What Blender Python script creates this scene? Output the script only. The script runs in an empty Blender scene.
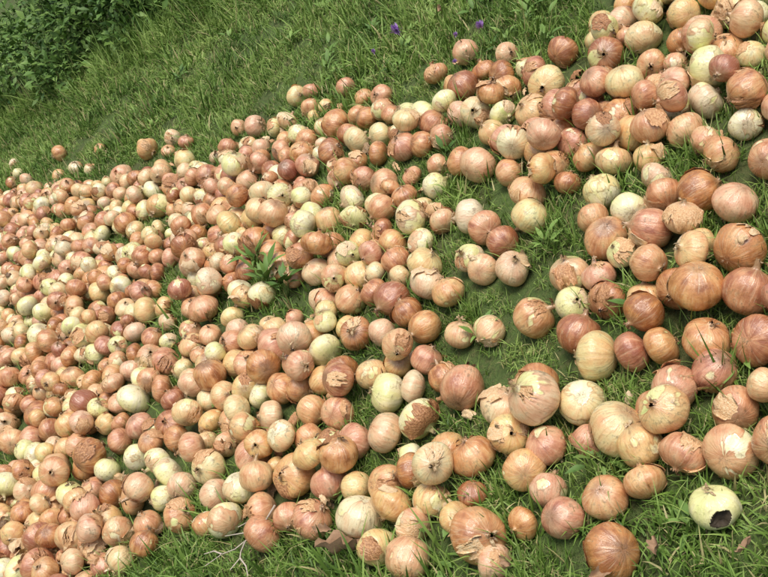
import bpy, math, random
import numpy as np
from mathutils import Vector, Matrix, noise, Quaternion
random.seed(11)
scene=bpy.context.scene
scene.view_settings.view_transform='Standard'; scene.view_settings.look='None'; scene.view_settings.exposure=0
# ------------------------------------------------------------------ survey of the site
F=1000.0; CX,CY=384.0,288.5
PITCH=math.radians(32)
sp,cp=math.sin(PITCH),math.cos(PITCH)
R=Vector((1,0,0)); U=Vector((0,sp,cp)); B=Vector((0,-cp,sp))
n=Vector((-.043,.042,.035)).normalized()
N=(R*n.x+U*n.y+B*n.z).normalized()
H=1.15
uh=Vector((-N.x,-N.y,0)).normalized()
e1=Vector((-uh.y,uh.x,0))
e2=N.cross(e1)
if e2.z<0: e2=-e2
COS=N.z; TAN=math.sqrt(1-COS*COS)/COS
TOE,CREST=-5.0,3.2
P0=Vector((0,0,-TOE*TAN))
CAM=P0+Vector((0,0,H/COS))
def relief(a,b):
    return 0.03*noise.noise(Vector((a*.9,b*.9,3.1)))+0.012*noise.noise(Vector((a*3.3,b*3.3,9.2)))
def site(a,b,w=0.0,rel=True):
    return P0+e1*a+e2*b+N*(w+(relief(a,b) if rel else 0))
def photo(P):
    d=P-CAM; x=d.dot(R); y=d.dot(U); z=-d.dot(B)
    if z<=0.05: return None
    return CX+F*x/z, CY-F*y/z, z
def locate(px,py,w=0.0):
    ray=R*((px-CX)/F)+U*(-(py-CY)/F)-B
    z=(w-H)/ray.dot(N)
    for _ in range(3):
        q=CAM+ray*z-P0
        z=(w+relief(q.dot(e1),q.dot(e2))-H)/ray.dot(N)
    q=CAM+ray*z-P0
    return q.dot(e1),q.dot(e2),z
# ------------------------------------------------------------------ node helpers
def newmat(name):
    m=bpy.data.materials.new(name); m.use_nodes=True
    nt=m.node_tree; nt.nodes.clear()
    return m,nt
class G:
    def __init__(s,nt): s.nt=nt
    def n(s,t,**k):
        x=s.nt.nodes.new(t)
        for a,b in k.items(): setattr(x,a,b)
        return x
    def set(s,sock,v):
        if isinstance(v,bpy.types.NodeSocket): s.nt.links.new(v,sock)
        else: sock.default_value=v
    def math(s,op,a,b=None,c=None,clamp=False):
        x=s.n('ShaderNodeMath',operation=op,use_clamp=clamp); s.set(x.inputs[0],a)
        if b is not None: s.set(x.inputs[1],b)
        if c is not None: s.set(x.inputs[2],c)
        return x.outputs[0]
    def mix(s,f,a,b,mode='MIX'):
        x=s.n('ShaderNodeMixRGB',blend_type=mode); s.set(x.inputs[0],f); s.set(x.inputs[1],a); s.set(x.inputs[2],b); return x.outputs[0]
    def ramp(s,f,stops,interp='LINEAR'):
        x=s.n('ShaderNodeValToRGB'); cr=x.color_ramp; cr.interpolation=interp
        while len(cr.elements)<len(stops): cr.elements.new(.5)
        for e,(p,c) in zip(cr.elements,stops):
            e.position=p; e.color=c if len(c)==4 else (*c,1)
        s.set(x.inputs[0],f); return x.outputs[0]
    def noise(s,vec,scale,detail=3,rough=.5,w=None):
        x=s.n('ShaderNodeTexNoise',noise_dimensions='4D' if w is not None else '3D')
        s.set(x.inputs['Vector'],vec); x.inputs['Scale'].default_value=scale
        x.inputs['Detail'].default_value=detail; x.inputs['Roughness'].default_value=rough
        if w is not None: s.set(x.inputs['W'],w)
        return x.outputs['Fac']
    def map(s,v,a,b,c=0,d=1):
        x=s.n('ShaderNodeMapRange'); x.clamp=True
        s.set(x.inputs[0],v)
        for i,k in zip((1,2,3,4),(a,b,c,d)): s.set(x.inputs[i],k)
        return x.outputs[0]
def c4(*a): return (*a,1)
# ------------------------------------------------------------------ onion materials
def onion_mat():
    m,nt=newmat('onion_skin'); g=G(nt)
    tc=g.n('ShaderNodeTexCoord'); oi=g.n('ShaderNodeObjectInfo')
    off=g.n('ShaderNodeCombineXYZ'); W=g.math('MULTIPLY',oi.outputs['Random'],57.0)
    g.set(off.inputs[0],W); g.set(off.inputs[1],g.math('MULTIPLY',oi.outputs['Random'],23.0))
    def shifted(v):
        x=g.n('ShaderNodeVectorMath',operation='ADD'); g.set(x.inputs[0],v); g.set(x.inputs[1],off.outputs[0]); return x.outputs[0]
    sep=g.n('ShaderNodeSeparateXYZ'); nt.links.new(tc.outputs['Object'],sep.inputs[0])
    col=g.n('ShaderNodeSeparateColor'); nt.links.new(oi.outputs['Color'],col.inputs[0])
    typ,peel,hue=col.outputs[0],col.outputs[1],col.outputs[2]
    x,y,z=sep.outputs
    rho=g.math('ADD',g.math('SQRT',g.math('ADD',g.math('MULTIPLY',x,x),g.math('MULTIPLY',y,y))),.02)
    cv=g.n('ShaderNodeCombineXYZ')
    g.set(cv.inputs[0],g.math('DIVIDE',x,rho)); g.set(cv.inputs[1],g.math('DIVIDE',y,rho)); g.set(cv.inputs[2],g.math('MULTIPLY',z,.2))
    mer=shifted(cv.outputs[0]); ob=shifted(tc.outputs['Object'])
    veins=g.noise(mer,10,2,.6); streak=g.noise(mer,2.6,2,.6)
    blot=g.noise(ob,1.5,3,.6); fine=g.noise(ob,6,5,.72)
    t=g.math('ADD',typ,g.math('MULTIPLY',g.math('SUBTRACT',blot,.5),1.1))
    t=g.math('ADD',t,g.math('MULTIPLY',g.math('SUBTRACT',streak,.5),.7))
    base=g.ramp(t,[(0,(.34,.125,.038)),(.2,(.60,.27,.09)),(.42,(.75,.43,.17)),(.62,(.81,.56,.22)),(.82,(.82,.67,.28)),(1,(.79,.76,.36))])
    pink=g.ramp(t,[(0,(.38,.13,.08)),(.3,(.66,.31,.19)),(.6,(.79,.49,.32)),(1,(.82,.70,.48))])
    base=g.mix(hue,base,pink)
    base=g.mix(g.map(veins,.53,.70,0,.38),base,c4(.38,.16,.05))
    base=g.mix(g.map(veins,.46,.30,0,.30),base,c4(.88,.70,.44))
    # peeled areas showing the fleshy scale
    pv=g.n('ShaderNodeVectorMath',operation='ADD'); g.set(pv.inputs[0],ob); pv.inputs[1].default_value=(9,4,2)
    pn=g.math('ADD',g.noise(pv.outputs[0],.8,2,.5),g.math('MULTIPLY',g.math('SUBTRACT',streak,.5),.22)); pn=g.math('ADD',pn,g.math('MULTIPLY',g.math('SUBTRACT',fine,.5),.06))
    th=g.math('SUBTRACT',.88,g.math('MULTIPLY',peel,.62))
    pm=g.map(pn,th,g.math('ADD',th,.03))
    edge=g.math('MULTIPLY',g.map(pn,g.math('SUBTRACT',th,.03),th),g.math('SUBTRACT',1.0,pm))
    flesh=g.ramp(g.math('ADD',g.math('MULTIPLY',z,.30),g.math('MULTIPLY',streak,1.0)),[(.25,(.87,.81,.55)),(.6,(.84,.79,.37)),(.95,(.67,.72,.26))])
    flesh=g.mix(g.map(veins,.5,.75,0,.35),flesh,c4(.62,.63,.22))
    flesh=g.mix(g.map(blot,.47,.70,.0,.4),flesh,base)
    base=g.mix(g.math('MULTIPLY',edge,.5),base,c4(.30,.14,.05))
    base=g.mix(pm,base,flesh)
    nk=g.map(g.math('ADD',z,g.math('MULTIPLY',streak,.35)),.88,1.18)
    base=g.mix(g.math('MULTIPLY',nk,.75),base,g.mix(veins,c4(.58,.42,.22),c4(.17,.09,.04)))
    rt=g.map(g.math('ADD',z,g.math('MULTIPLY',fine,.2)),-.60,-.76)
    base=g.mix(g.math('MULTIPLY',rt,.7),base,c4(.24,.15,.08))
    dirt=g.map(g.math('ADD',fine,g.math('MULTIPLY',blot,.7)),.93,1.13)
    base=g.mix(g.math('MULTIPLY',dirt,.65),base,c4(.16,.09,.04))
    bs=g.n('ShaderNodeBsdfPrincipled'); g.set(bs.inputs['Base Color'],base)
    g.set(bs.inputs['Roughness'],g.math('ADD',g.map(pm,0,1,.12,.10),g.math('MULTIPLY',fine,.26))); bs.inputs['Specular IOR Level'].default_value=.95
    bp=g.n('ShaderNodeBump'); bp.inputs['Strength'].default_value=.22; bp.inputs['Distance'].default_value=.02
    hh=g.math('ADD',g.math('MULTIPLY',veins,.5),g.math('MULTIPLY',fine,.6)); hh=g.math('SUBTRACT',hh,g.math('MULTIPLY',pm,.4))
    g.set(bp.inputs['Height'],hh); nt.links.new(bp.outputs[0],bs.inputs['Normal'])
    o=g.n('ShaderNodeOutputMaterial'); nt.links.new(bs.outputs[0],o.inputs[0]); return m
def paper_mat(name,stops):
    m,nt=newmat(name); g=G(nt)
    tc=g.n('ShaderNodeTexCoord'); oi=g.n('ShaderNodeObjectInfo')
    mp=g.n('ShaderNodeMapping'); mp.inputs['Scale'].default_value=(6,6,1.2); nt.links.new(tc.outputs['Object'],mp.inputs[0])
    a=g.noise(mp.outputs[0],2.2,3,.6)
    f=g.math('ADD',a,g.math('MULTIPLY',g.math('SUBTRACT',oi.outputs['Random'],.5),.6))
    base=g.ramp(f,stops)
    d=g.n('ShaderNodeBsdfPrincipled'); g.set(d.inputs['Base Color'],base); d.inputs['Roughness'].default_value=.34; d.inputs['Specular IOR Level'].default_value=.6
    bp=g.n('ShaderNodeBump'); bp.inputs['Strength'].default_value=.35; bp.inputs['Distance'].default_value=.03; g.set(bp.inputs['Height'],a); nt.links.new(bp.outputs[0],d.inputs['Normal'])
    o=g.n('ShaderNodeOutputMaterial'); nt.links.new(d.outputs[0],o.inputs[0]); return m
M_ON=onion_mat()
M_PAP=paper_mat('onion_papery_skin',[(.15,(.32,.14,.055)),(.38,(.60,.31,.14)),(.6,(.77,.50,.25)),(.9,(.85,.70,.45))])
M_DRY=paper_mat('onion_dry_neck',[(.15,(.10,.055,.028)),(.45,(.34,.21,.10)),(.7,(.58,.42,.23)),(1,(.70,.58,.38))])
def flat_mat(name,c,rough=.8):
    m,nt=newmat(name); g=G(nt)
    tc=g.n('ShaderNodeTexCoord'); f=g.noise(tc.outputs['Object'],14,4,.65)
    b=g.mix(f,c4(*[v*.5 for v in c]),c4(*[min(1,v*1.5) for v in c]))
    d=g.n('ShaderNodeBsdfPrincipled'); g.set(d.inputs['Base Color'],b); d.inputs['Roughness'].default_value=rough
    o=g.n('ShaderNodeOutputMaterial'); nt.links.new(d.outputs[0],o.inputs[0]); return m
M_BLACK=flat_mat('rotten_core',(.05,.035,.02))
# ------------------------------------------------------------------ onion meshes
def smooth_profile(pts,k=3):
    pts=[np.array(p,float) for p in pts]
    for _ in range(k):
        q=[pts[0]]
        for a,b in zip(pts[:-1],pts[1:]): q+= [a*.75+b*.25,a*.25+b*.75]
        q.append(pts[-1]); pts=q
    return np.array(pts)
def make_mesh(name,V,Fc,mats,mi,smooth=True):
    me=bpy.data.meshes.new(name); me.from_pydata([tuple(v) for v in V],[],Fc)
    for m in mats: me.materials.append(m)
    me.polygons.foreach_set('material_index',mi)
    me.polygons.foreach_set('use_smooth',[smooth]*len(Fc)); me.update(); return me
def onion_mesh(seed,rotdir=None):
    r=random.Random(seed); rotten=rotdir is not None
    nl=r.choice([.03,.05,.1,.18,.32]); sq=r.uniform(.80,1.04); sh=r.uniform(.92,1.06)
    prof=[(0,-.84),(.1,-.86),(.26,-.85),(.60*sh,-.74),(.87,-.47),(.99,-.15),(1.0,.08),(.96,.34),(.82,.62),(.58/sh,.80),(.30,.885),(.15,.93),(.115,.98+nl*.5),(.09,.98+nl)]
    P=smooth_profile(prof,2)
    d=np.r_[0,np.cumsum(np.hypot(*(np.diff(P,axis=0).T)))]; d/=d[-1]
    ox=r.uniform(0,50); bend=(r.uniform(-.45,.45),r.uniform(-.45,.45)); ex=r.uniform(.88,1.0)
    def pt(u,a,off=0.0):
        rr=np.interp(u,d,P[:,0]); zz=np.interp(u,d,P[:,1])
        q=Vector((math.cos(a),math.sin(a),zz*1.2+ox))
        lump=1+.11*noise.noise(q*1.0)+.022*noise.noise(Vector((math.cos(a)*4,math.sin(a)*4,zz+ox)))+.014*math.sin(a*9+ox)*max(0,zz)
        rr=rr*lump+off*(.25+.75*min(1,rr*2))
        z=(zz+off*zz*.6)*sq
        k=max(0,zz-.8)
        return ((rr*math.cos(a))*ex+bend[0]*k, rr*math.sin(a)+bend[1]*k, z)
    V=[];Fc=[];mi=[]
    NA,NU=(110,90) if rotten else (36,30)
    us=[i/NU for i in range(NU+1)]; dep=[]
    for u in us:
        for j in range(NA):
            a=2*math.pi*j/NA
            p=list(pt(u,a))
            if u>.999: p[2]+=r.uniform(-.08,.10)
            q=0
            if rotten:
                dd=Vector(p).normalized(); an=dd.angle(rotdir)
                lim=.44+.20*noise.noise(dd*3.0)+.04*noise.noise(dd*9)
                q=max(0,min(1,(lim-an)/.16)); s=1-.32*q*q*(3-2*q); p=[p[0]*s,p[1]*s,p[2]*s]
            dep.append(q); V.append(p)
    for i in range(NU):
        for j in range(NA):
            j2=(j+1)%NA
            Fc.append((i*NA+j,i*NA+j2,(i+1)*NA+j2,(i+1)*NA+j))
            mi.append(3 if rotten and max(dep[k] for k in Fc[-1])>.05 else 0)
    def patch(a0,aw,uA,uB,lift,mat):
        nu,na=8,18; b0=len(V)
        sd=r.uniform(0,99)
        for i in range(nu+1):
            v=i/nu
            for j in range(na+1):
                h=j/na; a=a0+aw*(h-.5)+.25*noise.noise(Vector((v*3,sd,h)))
                rag=.20*noise.noise(Vector((h*5,sd,0)))+.15*noise.noise(Vector((h*17,sd,5)))-.25*(abs(h-.5)*2)**3*(-1 if uB>uA else 1)
                free=uA+rag; fix=uB
                u=free+(fix-free)*v
                e=(1-v)**2.5+ (abs(h-.5)*2)**6*.5
                off=.012+lift*e*(.5+noise.noise(Vector((h*3,v*2,sd+7))))+.014*noise.noise(Vector((h*14,v*10,sd)))
                V.append(pt(min(.995,max(.01,u)),a,max(.007,off)))
        for i in range(nu):
            for j in range(na):
                q=b0+i*(na+1)+j
                Fc.append((q,q+1,q+na+2,q+na+1)); mi.append(mat)
    if not rotten:
        for _ in range(r.choice([0,0,1,1,2,2])):
            patch(r.uniform(0,6.28),r.uniform(.7,2.4),r.uniform(.35,.68),.86,r.uniform(.04,.26),1)
        if r.random()<.3:
            patch(r.uniform(0,6.28),r.uniform(.8,2),r.uniform(.35,.55),.10,r.uniform(.03,.16),1)
    tz=pt(.97,0)[2]
    for _ in range(r.choice([3,5,6,8])):
        a=r.uniform(0,6.28); L=r.uniform(.12,.55); w=r.uniform(.03,.09); b0=len(V); tw=r.uniform(-2,2); dr=r.uniform(.2,1.0)
        for i in range(6):
            v=i/5; rad=.08+dr*L*v; z=tz+L*(v*.7-dr*v*v*.9)
            a2=a+.5*tw*v*v; ww=w*(1-.7*v*v)
            cx,cy=rad*math.cos(a2)+bend[0]*.2,rad*math.sin(a2)+bend[1]*.2
            tx,ty=-math.sin(a2)*ww,math.cos(a2)*ww; tzz=ww*math.sin(tw*v*2)
            V.append((cx-tx,cy-ty,z-tzz)); V.append((cx+tx,cy+ty,z+tzz))
        for i in range(5):
            q=b0+2*i; Fc.append((q,q+1,q+3,q+2)); mi.append(2)
    for _ in range(22):
        a=r.uniform(0,6.28); rr=r.uniform(.0,.16); L=r.uniform(.05,.16); b0=len(V)
        x,y=rr*math.cos(a),rr*math.sin(a); z0=-.84*sq; dx,dy=math.cos(a)*L*.8,math.sin(a)*L*.8
        V.extend([(x-.012,y,z0),(x+.012,y+.012,z0),(x+dx,y+dy,z0-L*.6)]); Fc.append((b0,b0+1,b0+2)); mi.append(2)
    return make_mesh('onion_mesh_%d'%seed,V,Fc,[M_ON,M_PAP,M_DRY,M_BLACK],mi)
ONM=[onion_mesh(200+i) for i in range(32)]
# ------------------------------------------------------------------ onion layout
topline=[(-120,192),(0,190),(60,184),(120,174),(165,164),(215,156),(235,146),(285,132),(340,114),(440,102),(460,84),(530,76),(580,62),(600,34),(640,-3),(900,-140)]
botline=[(-120,700),(70,700),(90,570),(130,555),(190,532),(240,535),(285,525),(330,540),(380,552),(440,540),(520,500),(560,498),(600,492),(680,484),(768,490),(900,520)]
def li(L,x): return float(np.interp(x,[p[0] for p in L],[p[1] for p in L]))
gaps=[(548,250,33,48),(482,188,42,13),(472,318,46,30),(636,320,40,20),(490,358,60,22),(408,160,26,12),(350,195,28,18),(176,290,14,26),(292,296,29,20),(268,270,18,22),(628,185,15,24),(566,216,22,24),(700,158,22,10),(70,467,14,20),(600,474,44,12),(690,410,18,12),(735,384,15,10),(250,415,15,8),(207,505,12,14),(520,160,26,9),(440,235,15,8),(160,217,16,7),(235,233,11,15),(60,220,15,7),(350,250,11,12),(40,310,15,7),(120,350,9,11),(380,345,14,11),(560,380,18,8),(650,100,18,11),(600,135,14,9),(25,395,8,12),(470,135,18,22),(640,62,12,11),(700,74,14,7),(190,372,10,6),(520,120,15,6)]
def infield(px,py):
    if py<li(topline,px)+10*noise.noise(Vector((px*.03,py*.03,0))): return False
    if py>li(botline,px): return False
    for (x,y,a,b) in gaps:
        q=((px-x)/a)**2+((py-y)/b)**2
        if q<1+.5*noise.noise(Vector((px*.05,py*.05,4))): return False
    return True
onions=[]; grid={}
CS=.11
def addon(a,b,w,r,typ,peel,mesh=None,layer=1):
    i=len(onions); onions.append((a,b,w,r,typ,peel,mesh,layer)); grid.setdefault((int(a//CS),int(b//CS)),[]).append(i)
def near(a,b):
    ia,ib=int(a//CS),int(b//CS)
    for x in (ia-1,ia,ia+1):
        for y in (ib-1,ib,ib+1):
            for k in grid.get((x,y),()): yield onions[k]
def rest(a,b,r):
    w=r*.82
    for o in near(a,b):
        d=math.hypot(a-o[0],b-o[1]); D=(r+o[3])*.95
        if d<D:
            h=o[2]+math.sqrt(D*D-d*d)
            if h>w: w=h
    return w
hero=[(478,535,62,.25,.2),(523,523,35,.3,.1),(562,517,46,.3,.2),(612,551,60,.1,.1),(684,452,52,.3,.2),(645,482,46,.4,.4),(494,562,38,.5,.3),(408,557,50,.45,.5),(412,526,38,.5,.5),(312,520,46,.25,.2),(360,516,48,.9,.5),(617,428,60,.7,.4),(597,356,52,.8,.4),(706,340,54,.3,.1),(739,250,54,.15,.0),(533,318,44,.35,.4),(512,269,38,.65,.1),(570,275,42,.65,.5),(606,238,44,.35,.2),(608,300,40,.1,.2),(537,385,46,.2,.3),(582,402,46,.8,.6),(462,388,48,.25,.3),(388,393,40,1.0,.95),(325,350,40,.95,.9),(392,298,38,.05,.0),(448,293,36,.45,.4),(678,288,44,.2,.2),(661,346,44,.3,.2),(748,292,54,.1,.1),(757,340,54,.1,.2),(651,229,44,.25,.2),(664,195,44,.2,.1),(698,192,44,.1,.3),(474,457,46,.3,.2),(524,470,44,.45,.4),(447,452,42,.4,.3),(730,452,56,.45,.5),(640,445,46,.6,.4),(605,497,46,.35,.3),(418,418,44,.9,.8),(674,388,50,.35,.4),(578,335,44,.05,.2),(631,352,46,.1,.2),(715,370,44,.2,.4),(460,335,32,.6,.4),(490,330,32,.6,.5),(426,360,34,.3,.4),(350,300,34,.45,.5),(312,92,21,.3,.2),(311,108,21,.35,.2),(346,87,19,.3,.2),(455,86,24,.3,.2),(484,71,26,.2,.2),(143,145,12,.5,.3),(168,151,15,.4,.3),(100,149,11,.3,.3),(98,186,14,.5,.5),(285,140,19,.4,.3),(558,108,40,.3,.3),(602,24,26,.6,.5),(626,8,26,.45,.3),(755,15,30,.9,.9),(726,50,36,.4,.3),(748,88,42,.35,.3),(673,108,38,.7,.8),(630,210,40,.9,.8),(602,192,36,.9,.7),(685,455,50,.3,.2),(420,242,30,.6,.7),(470,258,32,.9,.7),(405,197,28,.2,.1),(240,290,26,.95,1),(260,395,28,.9,.9),(240,487,36,.8,.8),(225,520,38,.5,.7),(180,515,36,.3,.3),(118,532,34,.5,.5),(148,525,30,.3,.2),(75,566,28,.8,.4),(735,410,48,.25,.3),(385,484,42,.4,.4),(430,500,38,.65,.6),(655,410,40,.2,.2),(545,445,42,.3,.4),(590,440,36,.3,.3)]
seen=[]
for (px,py,s,t,pe) in hero:
    if any(math.hypot(px-q[0],py-q[1])<8 for q in seen): continue
    seen.append((px,py)); r=.04
    for _ in range(4):
        a,b,z=locate(px,py,r*.82); r=s*z/(2*F)
    r=min(.048,max(.026,r*.98))
    addon(a,b,r*.82,r,t,pe)
r=.04
for _ in range(3): a,b,z=locate(715,508,r*.82); r=52*z/(2*F)
addon(a,b,r*.82,r,1.0,1.0,'rot')
corners=[locate(x,y) for x,y in ((-60,150),(-60,640),(830,640),(830,-60),(560,-60))]
A0,A1=min(c[0] for c in corners)-.2,max(c[0] for c in corners)+.2
B0,B1=min(c[1] for c in corners)-.2,max(c[1] for c in corners)+.2
def rtype():
    x=random.random()
    if x<.15: return random.uniform(.0,.2)
    if x<.50: return random.uniform(.2,.45)
    if x<.77: return random.uniform(.45,.72)
    return random.uniform(.75,1.0)
def rpeel(t):
    if t>.82 and random.random()<.8: return random.uniform(.68,1)
    return random.random()**2*.55
def rr_(): return min(.046,max(.023,random.gauss(.0355,.0052)))
ar=(A1-A0)*(B1-B0)
for _ in range(int(ar*2400)):
    a=random.uniform(A0,A1); b=random.uniform(B0,B1)
    q=photo(site(a,b,.03))
    if not q: continue
    px,py,z=q
    if not(-70<px<860 and -90<py<690) or not infield(px,py): continue
    if 330<px<620 and py<370 and noise.noise(Vector((a*6,b*6,1)))>.42+.3*random.random(): continue
    r=rr_(); w=rest(a,b,r)
    if w<r*.82+.014: t=rtype(); addon(a,b,w,r,t,rpeel(t))
n1=len(onions)
for _ in range(int(ar*185)):
    a=random.uniform(A0,A1); b=random.uniform(B0,B1)
    q=photo(site(a,b,.03))
    if not q: continue
    px,py,z=q
    if not(-70<px<860 and -90<py<690) or not infield(px,py): continue
    dens=.12+.6*noise.noise(Vector((a*1.2,b*1.2,8)))
    if px>540 and py<300: dens+=.42
    if px<330 and py>190: dens+=.34
    if 250<px<600 and 370<py<500: dens+=.25
    if random.random()>dens: continue
    r=rr_()*.95
    ca,cb=a,b; w=rest(ca,cb,r)
    for k in range(40):
        da,db=random.gauss(0,.012),random.gauss(0,.012)
        w2=rest(ca+da,cb+db,r)
        if w2<w: ca+=da;cb+=db;w=w2
    if w<r*.82+.062 and w>.03: t=rtype(); addon(ca,cb,w,r,t,rpeel(t),None,2)
for _ in range(160):
    px=random.uniform(-50,800); py=li(topline,px)-abs(random.gauss(0,12))
    a,b,z=locate(px,py); r=rr_()*.95
    w=rest(a,b,r)
    if w<r*.86 and random.random()<.35: addon(a,b,w,r,rtype(),.3)
print('onions',n1,len(onions))
def empty(name):
    o=bpy.data.objects.new(name,None); bpy.context.collection.objects.link(o); o.location=P0; return o
def place(name,me,loc,rot,scale,parent=None,color=None):
    o=bpy.data.objects.new(name,me); bpy.context.collection.objects.link(o)
    M=Matrix.LocRotScale(loc,rot,Vector(scale) if not isinstance(scale,float) else Vector((scale,)*3))
    if parent is not None:
        o.parent=parent; M=Matrix.Translation(-parent.location)@M
        o.matrix_local=M
    else: o.matrix_world=M
    if color: o.color=color
    return o
def rquat(tilt=None):
    v=Vector([random.gauss(0,1) for _ in range(3)])
    if tilt is not None: v=v.normalized()+tilt
    v.normalize()
    return v.to_track_quat('Z','Y')@Quaternion((0,0,1),random.uniform(0,6.28))
pile=empty('onion_pile')
for i,(a,b,w,r,t,pe,me,ori) in enumerate(onions):
    P=site(a,b,w)
    if me=='rot':
        q=Vector((-.35,.1,.9)).normalized().to_track_quat('Z','Y')
        dirw=((CAM-P).normalized()+R*.28-U*.48).normalized()
        place('rotten_onion',onion_mesh(555,q.inverted()@dirw),P,q,(r,r,r),None,(1.0,1.0,0,1)); continue
    s=r*random.uniform(.98,1.06)
    place('onion_%04d'%i,random.choice(ONM),P,rquat(Vector((0,0,.1))),(s,s,s*random.uniform(.92,1.06)),pile,(t,pe,random.random()**1.2*.9,1))
# ------------------------------------------------------------------ loose papery skins
def skin_mesh(seed):
    r=random.Random(seed); V=[];Fc=[]; nn=12; R0=r.uniform(1.2,2.0); asp=r.uniform(.5,.9)
    for i in range(nn+1):
        for j in range(nn+1):
            x=(i/nn-.5)*2; y=(j/nn-.5)*2
            th=math.atan2(y,x); k=1/max(1e-3,math.hypot(x,y)/max(abs(x),abs(y),1e-3)) if (x or y) else 1
            k*=1+.35*noise.noise(Vector((math.cos(th)*2,math.sin(th)*2,seed)))+.18*noise.noise(Vector((math.cos(th)*6,math.sin(th)*6,seed+3)))
            x*=k;y*=k*asp
            V.append((x+.08*noise.noise(Vector((x*4,y*4,seed+1))),math.sin(y*R0)/R0,(math.cos(y*R0)-1)/R0*1.1-.35*x*x+.30*noise.noise(Vector((x*2.4,y*2.4,seed+9)))+.08*noise.noise(Vector((x*7,y*7,seed+19)))))
    for i in range(nn):
        for j in range(nn):
            q=i*(nn+1)+j; Fc.append((q,q+1,q+nn+2,q+nn+1))
    return make_mesh('skin_piece_%d'%seed,V,Fc,[M_PAP if seed%4 else M_DRY],[0]*len(Fc))
SK=[skin_mesh(i) for i in range(12)]
litter=empty('onion_skin_litter')
def slopequat(j=.5):
    v=(N+Vector([random.gauss(0,j) for _ in range(3)])).normalized()
    return v.to_track_quat('Z','Y')@Quaternion((0,0,1),random.uniform(0,6.28))
cnt=0
for _ in range(4000):
    a=random.uniform(A0,A1); b=random.uniform(B0,B1); q=photo(site(a,b,0))
    if not q or not(-60<q[0]<840 and -60<q[1]<660): continue
    px,py,z=q
    if not infield(px,py): continue
    if px>380 and random.random()<.4: continue
    s=random.uniform(.010,.024); w=rest(a,b,.004)
    w=min(w,.075) if random.random()<.10 else random.uniform(.01,.03)
    place('skin_%d'%cnt,random.choice(SK),site(a,b,w),slopequat(.6),s,litter); cnt+=1
for _ in range(460):
    px=random.gauss(40,48); py=random.uniform(508,640)
    if px>120: continue
    a,b,z=locate(px,py); w=min(rest(a,b,.006),.055) if random.random()<.45 else random.uniform(.01,.045)
    place('skin_%d'%cnt,random.choice(SK),site(a,b,w),slopequat(.7),random.uniform(.010,.026),litter); cnt+=1
# ------------------------------------------------------------------ grass
def grass_mat(name='grass_blades',dark=(.055,.115,.018),mid=(.15,.255,.045),light=(.33,.44,.12)):
    m,nt=newmat(name); g=G(nt)
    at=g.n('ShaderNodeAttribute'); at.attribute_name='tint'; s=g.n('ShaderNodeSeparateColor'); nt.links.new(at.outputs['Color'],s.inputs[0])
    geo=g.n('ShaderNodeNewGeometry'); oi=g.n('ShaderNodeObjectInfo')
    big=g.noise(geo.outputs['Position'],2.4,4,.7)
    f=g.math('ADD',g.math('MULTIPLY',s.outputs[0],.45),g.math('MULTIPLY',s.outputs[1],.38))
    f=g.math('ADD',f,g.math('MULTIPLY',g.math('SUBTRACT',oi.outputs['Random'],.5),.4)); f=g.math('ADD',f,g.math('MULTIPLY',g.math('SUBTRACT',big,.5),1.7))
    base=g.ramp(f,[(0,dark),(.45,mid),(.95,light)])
    base=g.mix(s.outputs[2],base,c4(.46,.39,.19))
    d=g.n('ShaderNodeBsdfPrincipled'); g.set(d.inputs['Base Color'],base); d.inputs['Roughness'].default_value=.5; d.inputs['Specular IOR Level'].default_value=.25
    o=g.n('ShaderNodeOutputMaterial'); nt.links.new(d.outputs[0],o.inputs[0]); return m
M_GR=grass_mat(); M_LEAF=grass_mat('leaf_green',(.035,.085,.018),(.10,.19,.04),(.22,.34,.08))
def set_tint(me,T):
    at=me.color_attributes.new('tint','FLOAT_COLOR','POINT'); at.data.foreach_set('color',np.array(T,dtype=np.float32).ravel())
def tuft(seed,nb,rad,L0,L1,wd,tall=0.05):
    r=random.Random(seed); V=[];Fc=[];T=[]
    for _ in range(nb):
        a=r.uniform(0,6.28); q=rad*math.sqrt(r.random()); x,y=q*math.cos(a),q*math.sin(a)
        L=r.uniform(L0,L1); la=r.uniform(0,6.28) ; lean=r.uniform(.05,1.2); w=wd*r.uniform(.6,1.3); tr=r.random(); dry=1.0 if r.random()<.09 else 0.0
        if r.random()<tall: L*=1.7; lean*=.6; w*=1.3
        dx,dy=math.cos(la),math.sin(la); px,py=-dy,dx; b0=len(V); cx,cz=0,-.012; ang=lean*.4; k=3
        for i in range(k+1):
            v=i/k; ww=w*(1-v**1.7)*.5+ .0001
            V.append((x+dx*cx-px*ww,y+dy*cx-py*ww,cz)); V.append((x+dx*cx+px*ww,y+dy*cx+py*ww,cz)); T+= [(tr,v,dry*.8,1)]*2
            ang+=lean*.5; cx+=math.sin(ang)*L/k; cz+=math.cos(ang)*L/k
        for i in range(k):
            p=b0+2*i; Fc.append((p,p+1,p+3,p+2))
    me=make_mesh('grass_tuft_%d'%seed,V,Fc,[M_GR],[0]*len(Fc)); set_tint(me,T); return me
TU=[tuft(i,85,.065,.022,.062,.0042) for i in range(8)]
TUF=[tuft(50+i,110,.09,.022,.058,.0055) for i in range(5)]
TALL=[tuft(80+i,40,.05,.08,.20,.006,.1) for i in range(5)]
grass=empty('grass')
def up_quat(j=.15):
    v=(N*.6+Vector((0,0,1))*.6+Vector([random.gauss(0,j) for _ in range(3)])).normalized()
    return v.to_track_quat('Z','Y')@Quaternion((0,0,1),random.uniform(0,6.28))
GA0,GA1=A0-1,13.0; GB0,GB1=-5.0,B1+1.0
cg=0
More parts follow.
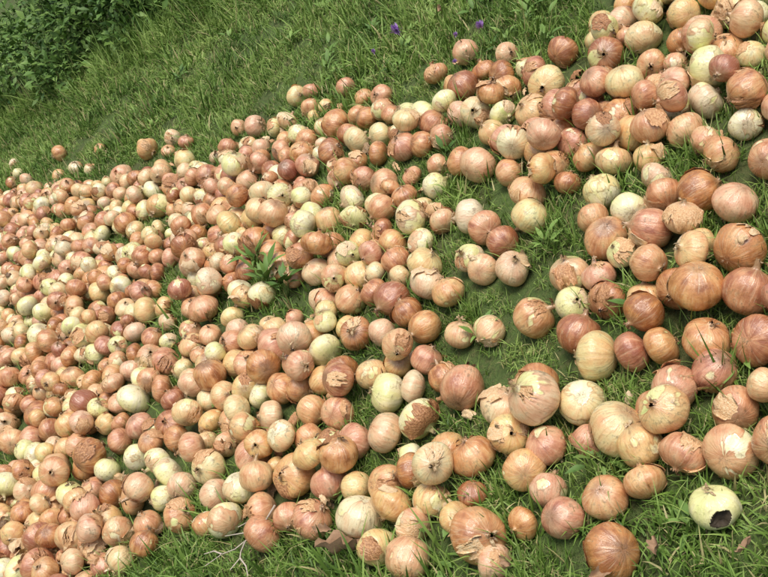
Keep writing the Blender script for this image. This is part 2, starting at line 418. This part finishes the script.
for _ in range(int((GA1-GA0)*(GB1-GB0)*560)):
    a=random.uniform(GA0,GA1); b=random.uniform(GB0,GB1)
    q=photo(site(a,b,0,False))
    if not q: continue
    px,py,z=q
    if not(-80<px<850 and -80<py<670): continue
    if px<260 and py<95-px*.45: continue
    inn=infield(px,py)
    blocked=False
    for o in near(a,b):
        if o[2]<.06 and math.hypot(a-o[0],b-o[1])<o[3]*.68: blocked=True;break
    if blocked: continue
    if inn and px<330 and random.random()<.6: continue
    if not inn and z>4.0 and random.random()<.5: continue
    s=random.uniform(.6,1.05)*(.78 if inn else 1.0)
    s*=.95+.7*noise.noise(Vector((a*2.2,b*2.2,2)))
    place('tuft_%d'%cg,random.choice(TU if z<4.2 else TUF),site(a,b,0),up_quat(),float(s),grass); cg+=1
# taller rough grass along the foot of the bushes and in a few clumps
for _ in range(330):
    px=random.uniform(-60,290); py=118-px*.50+random.gauss(0,12)
    if py<-70: continue
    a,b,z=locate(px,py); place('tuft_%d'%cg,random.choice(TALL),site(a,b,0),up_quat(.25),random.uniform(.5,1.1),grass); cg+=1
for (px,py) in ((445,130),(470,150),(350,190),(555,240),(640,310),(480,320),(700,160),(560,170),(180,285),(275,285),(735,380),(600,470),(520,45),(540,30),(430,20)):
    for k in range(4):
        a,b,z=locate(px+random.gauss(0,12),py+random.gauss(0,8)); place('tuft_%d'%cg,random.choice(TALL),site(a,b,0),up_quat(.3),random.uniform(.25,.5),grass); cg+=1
print('tufts',cg)
# ------------------------------------------------------------------ ground sheet
m,nt=newmat('ground_turf'); g=G(nt); geo=g.n('ShaderNodeNewGeometry')
f=g.noise(geo.outputs['Position'],6,5,.65); f2=g.noise(geo.outputs['Position'],60,4,.7)
base=g.ramp(f,[(.35,(.09,.10,.03)),(.5,(.08,.125,.028)),(.7,(.10,.165,.034))]); base=g.mix(g.map(f2,.5,.7,0,.5),base,c4(.19,.17,.07))
d=g.n('ShaderNodeBsdfPrincipled'); g.set(d.inputs['Base Color'],base); d.inputs['Roughness'].default_value=.95
bp=g.n('ShaderNodeBump'); bp.inputs['Distance'].default_value=.02; g.set(bp.inputs['Height'],f2); nt.links.new(bp.outputs[0],d.inputs['Normal'])
o=g.n('ShaderNodeOutputMaterial'); nt.links.new(d.outputs[0],o.inputs[0]); M_GND=m
def axis(lo,hi,step,far):
    L=list(np.arange(lo,hi+1e-6,step)); k=step; x=hi
    while x<far: k*=1.35; x+=k; L.append(x)
    k=step; x=lo
    while x>-far: k*=1.35; x-=k; L.insert(0,x)
    return L
AX=axis(-2,14,.08,250); TX=axis(-4.9,3.1,.08,250)
def zt(t):
    if -4.6<t<2.8: return TAN*t
    if t>=2.8: return TAN*(2.8+.6*(1-math.exp(-(t-2.8)/.6)))
    return TAN*(-4.6-.4*(1-math.exp((t+4.6)/.4)))
V=[]
for t in TX:
    for a in AX:
        V.append(P0+e1*a+uh*t+Vector((0,0,zt(t)))+N*relief(a,t/COS))
na=len(AX); Fc=[(i*na+j,i*na+j+1,(i+1)*na+j+1,(i+1)*na+j) for i in range(len(TX)-1) for j in range(na-1)]
me=make_mesh('ground',V,Fc,[M_GND],[0]*len(Fc)); gr=bpy.data.objects.new('ground',me); bpy.context.collection.objects.link(gr)
# ------------------------------------------------------------------ leafy bush at the far left
def leaf_into(V,Fc,T,P,d,nrm,L,W,tr,fold=.25,curl=.3,k=4):
    side=d.cross(nrm)
    if side.length<1e-4: side=Vector((1,0,0))
    side.normalize(); nrm=side.cross(d).normalized(); b0=len(V)
    for i in range(k+1):
        v=i/k; w=W*math.sin(math.pi*min(.98,max(.04,v**.8)))*.5
        c=P+d*(L*v)-nrm*(curl*L*v*v)
        V.append(c-side*w+nrm*w*fold); V.append(c); V.append(c+side*w+nrm*w*fold); T.extend([(tr,.5+.3*v,0,1)]*3)
    for i in range(k):
        q=b0+3*i; Fc.append((q,q+1,q+4,q+3)); Fc.append((q+1,q+2,q+5,q+4))
def tube_into(V,Fc,T,pts,r0,r1,tint,s=5):
    b0=len(V)
    for i,p in enumerate(pts):
        d=(pts[min(i+1,len(pts)-1)]-pts[max(i-1,0)]).normalized(); u=d.orthogonal().normalized(); v=d.cross(u); r=r0+(r1-r0)*i/(len(pts)-1)
        for j in range(s):
            an=2*math.pi*j/s; V.append(p+u*(r*math.cos(an))+v*(r*math.sin(an))); T.append(tint)
    for i in range(len(pts)-1):
        for j in range(s):
            j2=(j+1)%s; Fc.append((b0+i*s+j,b0+i*s+j2,b0+(i+1)*s+j2,b0+(i+1)*s+j))
def obj(name,V,Fc,T,mat,origin):
    V=[v-origin for v in V]; me=make_mesh(name,V,Fc,[mat],[0]*len(Fc)); set_tint(me,T)
    o=bpy.data.objects.new(name,me); bpy.context.collection.objects.link(o); o.location=origin; return o
V=[];Fc=[];T=[]
edge=[(-90,140),(-30,122),(30,104),(80,80),(130,52),(175,24),(210,0),(240,-28),(270,-60)]
lumps=[]
for (px,py) in edge:
    a,b,z=locate(px,py)
    for row in range(4):
        for k in range(3):
            R_=random.uniform(.08,.22)+.045*row
            aa=a+.14+row*.38+random.uniform(-.22,.22); bb=b-.03-row*.32+random.uniform(-.22,.22)
            lumps.append((site(aa,bb,0)+Vector((0,0,R_*random.uniform(.1,.8)+.04*row)),R_))
for (c,R_) in lumps:
    for _ in range(int(2900*R_*R_)+15):
        d=Vector([random.gauss(0,1) for _ in range(3)]).normalized()
        if d.z<-.2: d.z=-d.z
        if d.y>.45: d.y=-d.y
        k=1+.9*noise.noise(d*2.4+c*3); P=c+d*R_*k*(random.random()**.4)
        out=(d+Vector([random.gauss(0,.6) for _ in range(3)])+Vector((0,0,.1))).normalized()
        nr=(Vector((0,0,1))+d*.5+Vector([random.gauss(0,.5) for _ in range(3)])).normalized()
        L=random.uniform(.025,.07); leaf_into(V,Fc,T,P,out,nr,L,L*random.uniform(.3,.65),random.random()*1.2+.7*noise.noise(c*2+d),k=2)
    for _ in range(4):
        d=Vector((random.gauss(0,.5),random.gauss(0,.5),1)).normalized(); base=c-Vector((0,0,R_*.9)); tip=base+d*R_*2.3
        tube_into(V,Fc,T,[base,base+d*R_*.8,tip],.004,.0012,(.3,.2,.3,1))
        for q in range(12):
            v=.45+.55*q/11; P=base.lerp(tip,v); out=Vector((math.cos(q*2.4),math.sin(q*2.4),.5)).normalized(); L=random.uniform(.025,.05)
            leaf_into(V,Fc,T,P,out,Vector((0,0,1)),L,L*.4,random.uniform(.4,1.1),k=2)
obj('leafy_bush',V,Fc,T,M_LEAF,lumps[0][0]); print('bush verts',len(V))
# ------------------------------------------------------------------ broadleaf weeds, flowers, twigs, dead leaves
def weed(px,py,nleaf,L0,upw=.5,name='broadleaf_weed',wr=.36,lift=.02):
    a,b,z=locate(px,py); O=site(a,b,0); V=[];Fc=[];T=[]
    for i in range(nleaf):
        an=i*2.4+random.uniform(-.3,.3); d=(e1*math.cos(an)+e2*math.sin(an)+Vector((0,0,upw*random.uniform(.3,1.8)))).normalized()
        st=O+d*.02; L=L0*random.uniform(.5,1.1); st2=O+d*L*random.uniform(.2,.9)+Vector((0,0,lift*random.uniform(.6,1.4)))
        tube_into(V,Fc,T,[O,st,st2],.0014,.0008,(.6,.7,.1,1)); leaf_into(V,Fc,T,st2,(d+Vector((0,0,-.15))).normalized(),(N+Vector((0,0,1))+Vector([random.gauss(0,.3) for _ in range(3)])).normalized(),L,L*wr,.6+random.random()*.6,k=6,curl=random.uniform(.1,.6))
    return obj(name,V,Fc,T,M_LEAF,O)
weed(268,298,30,.060,1.6,wr=.32,lift=.05); weed(257,280,22,.06,1.8,wr=.3,lift=.05); weed(287,300,18,.05,1.4,lift=.04); weed(345,500,9,.03); weed(738,376,9,.035,1); weed(435,568,5,.06,.2); weed(600,472,8,.035,.8); weed(555,174,8,.04,1); weed(225,408,8,.035,1); weed(690,535,8,.035); weed(445,165,8,.04,1.4); weed(330,60,10,.04,1); weed(180,85,12,.05,1); weed(480,345,8,.035,1); weed(545,255,9,.035,1); weed(640,318,8,.035,1)
for _ in range(26):
    px=random.uniform(60,560); py=random.uniform(5,li(topline,px)-15)
    if px<270 and py<110-px*.42: continue
    weed(px,py,random.randint(6,12),random.uniform(.025,.045),1.0)
m,nt=newmat('purple_petal'); g=G(nt); d=g.n('ShaderNodeBsdfPrincipled'); d.inputs['Base Color'].default_value=c4(.52,.33,.66); d.inputs['Roughness'].default_value=.6; o=g.n('ShaderNodeOutputMaterial'); nt.links.new(d.outputs[0],o.inputs[0]); M_PUR=m
for (px,py,s) in ((397,31,1.4),(481,27,1.0),(374,52,.6),(456,35,.5),(455,62,.5)):
    a,b,z=locate(px,py,.09); O=site(a,b,0); V=[];Fc=[];T=[]; par=empty('purple_wildflower'); par.location=O
    tp=O+N*.09
    tube_into(V,Fc,T,[O,O+N*.045+e1*.004,tp],.0016,.0012,(.5,.5,0,1))
    for i in range(5): leaf_into(V,Fc,T,O+N*.01*i,(e1*math.cos(i*2.4)+e2*math.sin(i*2.4)+N*.6).normalized(),N,.03,.01,.5,k=3)
    me=make_mesh('stem',[v-O for v in V],Fc,[M_LEAF],[0]*len(Fc)); set_tint(me,T); oo=bpy.data.objects.new('stem',me); bpy.context.collection.objects.link(oo); oo.parent=par
    V=[];Fc=[];T=[]
    for i in range(70):
        d=(N+Vector([random.gauss(0,.6) for _ in range(3)])).normalized(); leaf_into(V,Fc,T,tp,d,d.orthogonal().normalized(),.019*s*random.uniform(.7,1.0),.006*s,.5,k=3)
    me=make_mesh('flower_head',[v-O for v in V],Fc,[M_PUR],[0]*len(Fc)); oo=bpy.data.objects.new('flower_head',me); bpy.context.collection.objects.link(oo); oo.parent=par
M_TW=flat_mat('dry_twig',(.50,.43,.34))
def px3(px,py,w):
    a,b,z=locate(px,py,w); return site(a,b,w)
V=[];Fc=[];T=[]
for seg in ([(275,505),(266,520),(262,526),(252,537),(245,541),(235,549),(222,554),(205,566)],[(255,534),(243,533),(225,536)],[(245,541),(241,552),(240,558),(230,570)],[(222,554),(214,551),(204,554)],[(262,526),(250,521),(238,527)],[(240,558),(246,566),(248,576)]):
    tube_into(V,Fc,T,[px3(x,y,.045+.012*random.random()) for x,y in seg],.0022,.0009,(0,0,0,1))
obj('dry_twig',V,Fc,T,M_TW,px3(240,546,.03))
M_DL=flat_mat('dead_leaf_brown',(.34,.21,.12))
def dead_leaf(px,py,s,seed):
    V=[];Fc=[]; nn=12
    for i in range(nn+1):
        for j in range(nn+1):
            u=i/nn; v=(j/nn-.5)*2; w=.55*math.sin(math.pi*min(.97,max(.03,u)))**.7*(1+.2*math.sin(u*19+seed))
            x=u*2-1; y=v*w*(.75)
            V.append((x,y,.9*abs(v)**1.5*w+.35*noise.noise(Vector((x*2.5,y*4,seed)))+.3*x*x))
    for i in range(nn):
        for j in range(nn): q=i*(nn+1)+j; Fc.append((q,q+1,q+nn+2,q+nn+1))
    me=make_mesh('dead_leaf',V,Fc,[M_DL],[0]*len(Fc)); a,b,z=locate(px,py,.05); place('dead_leaf',me,site(a,b,.045),slopequat(.35),s)
for i,(x,y,s) in enumerate(((337,549,.045),(322,530,.022),(655,545,.018),(650,418,.022),(440,8,.026),(600,572,.018),(505,560,.014),(745,545,.014))): dead_leaf(x,y,s,i)
# ------------------------------------------------------------------ light and camera
SE,SAZ=math.radians(70),math.radians(235)
w=bpy.data.worlds.new('World'); scene.world=w; w.use_nodes=True; nt=w.node_tree
sky=nt.nodes.new('ShaderNodeTexSky'); sky.sky_type='NISHITA'; sky.sun_disc=False; sky.sun_elevation=SE; sky.sun_rotation=SAZ; sky.air_density=1.0; sky.dust_density=4.0; sky.ozone_density=.5
bg=nt.nodes['Background']; bg.inputs[1].default_value=.15; nt.links.new(sky.outputs[0],bg.inputs[0])
L=bpy.data.lights.new('sun','SUN'); L.energy=2.3; L.angle=math.radians(26); L.color=(1,.97,.90)
so=bpy.data.objects.new('sun',L); bpy.context.collection.objects.link(so)
sd=Vector((math.sin(SAZ)*math.cos(SE),math.cos(SAZ)*math.cos(SE),math.sin(SE))); so.rotation_euler=sd.to_track_quat('Z','Y').to_euler(); so.location=CAM+sd*20
cd=bpy.data.cameras.new('camera'); cd.sensor_width=36; cd.lens=36*F/768; cd.clip_end=1000; cd.clip_start=.05
co=bpy.data.objects.new('camera',cd); bpy.context.collection.objects.link(co); co.location=CAM; co.rotation_euler=(math.radians(90)-PITCH,0,0); scene.camera=co
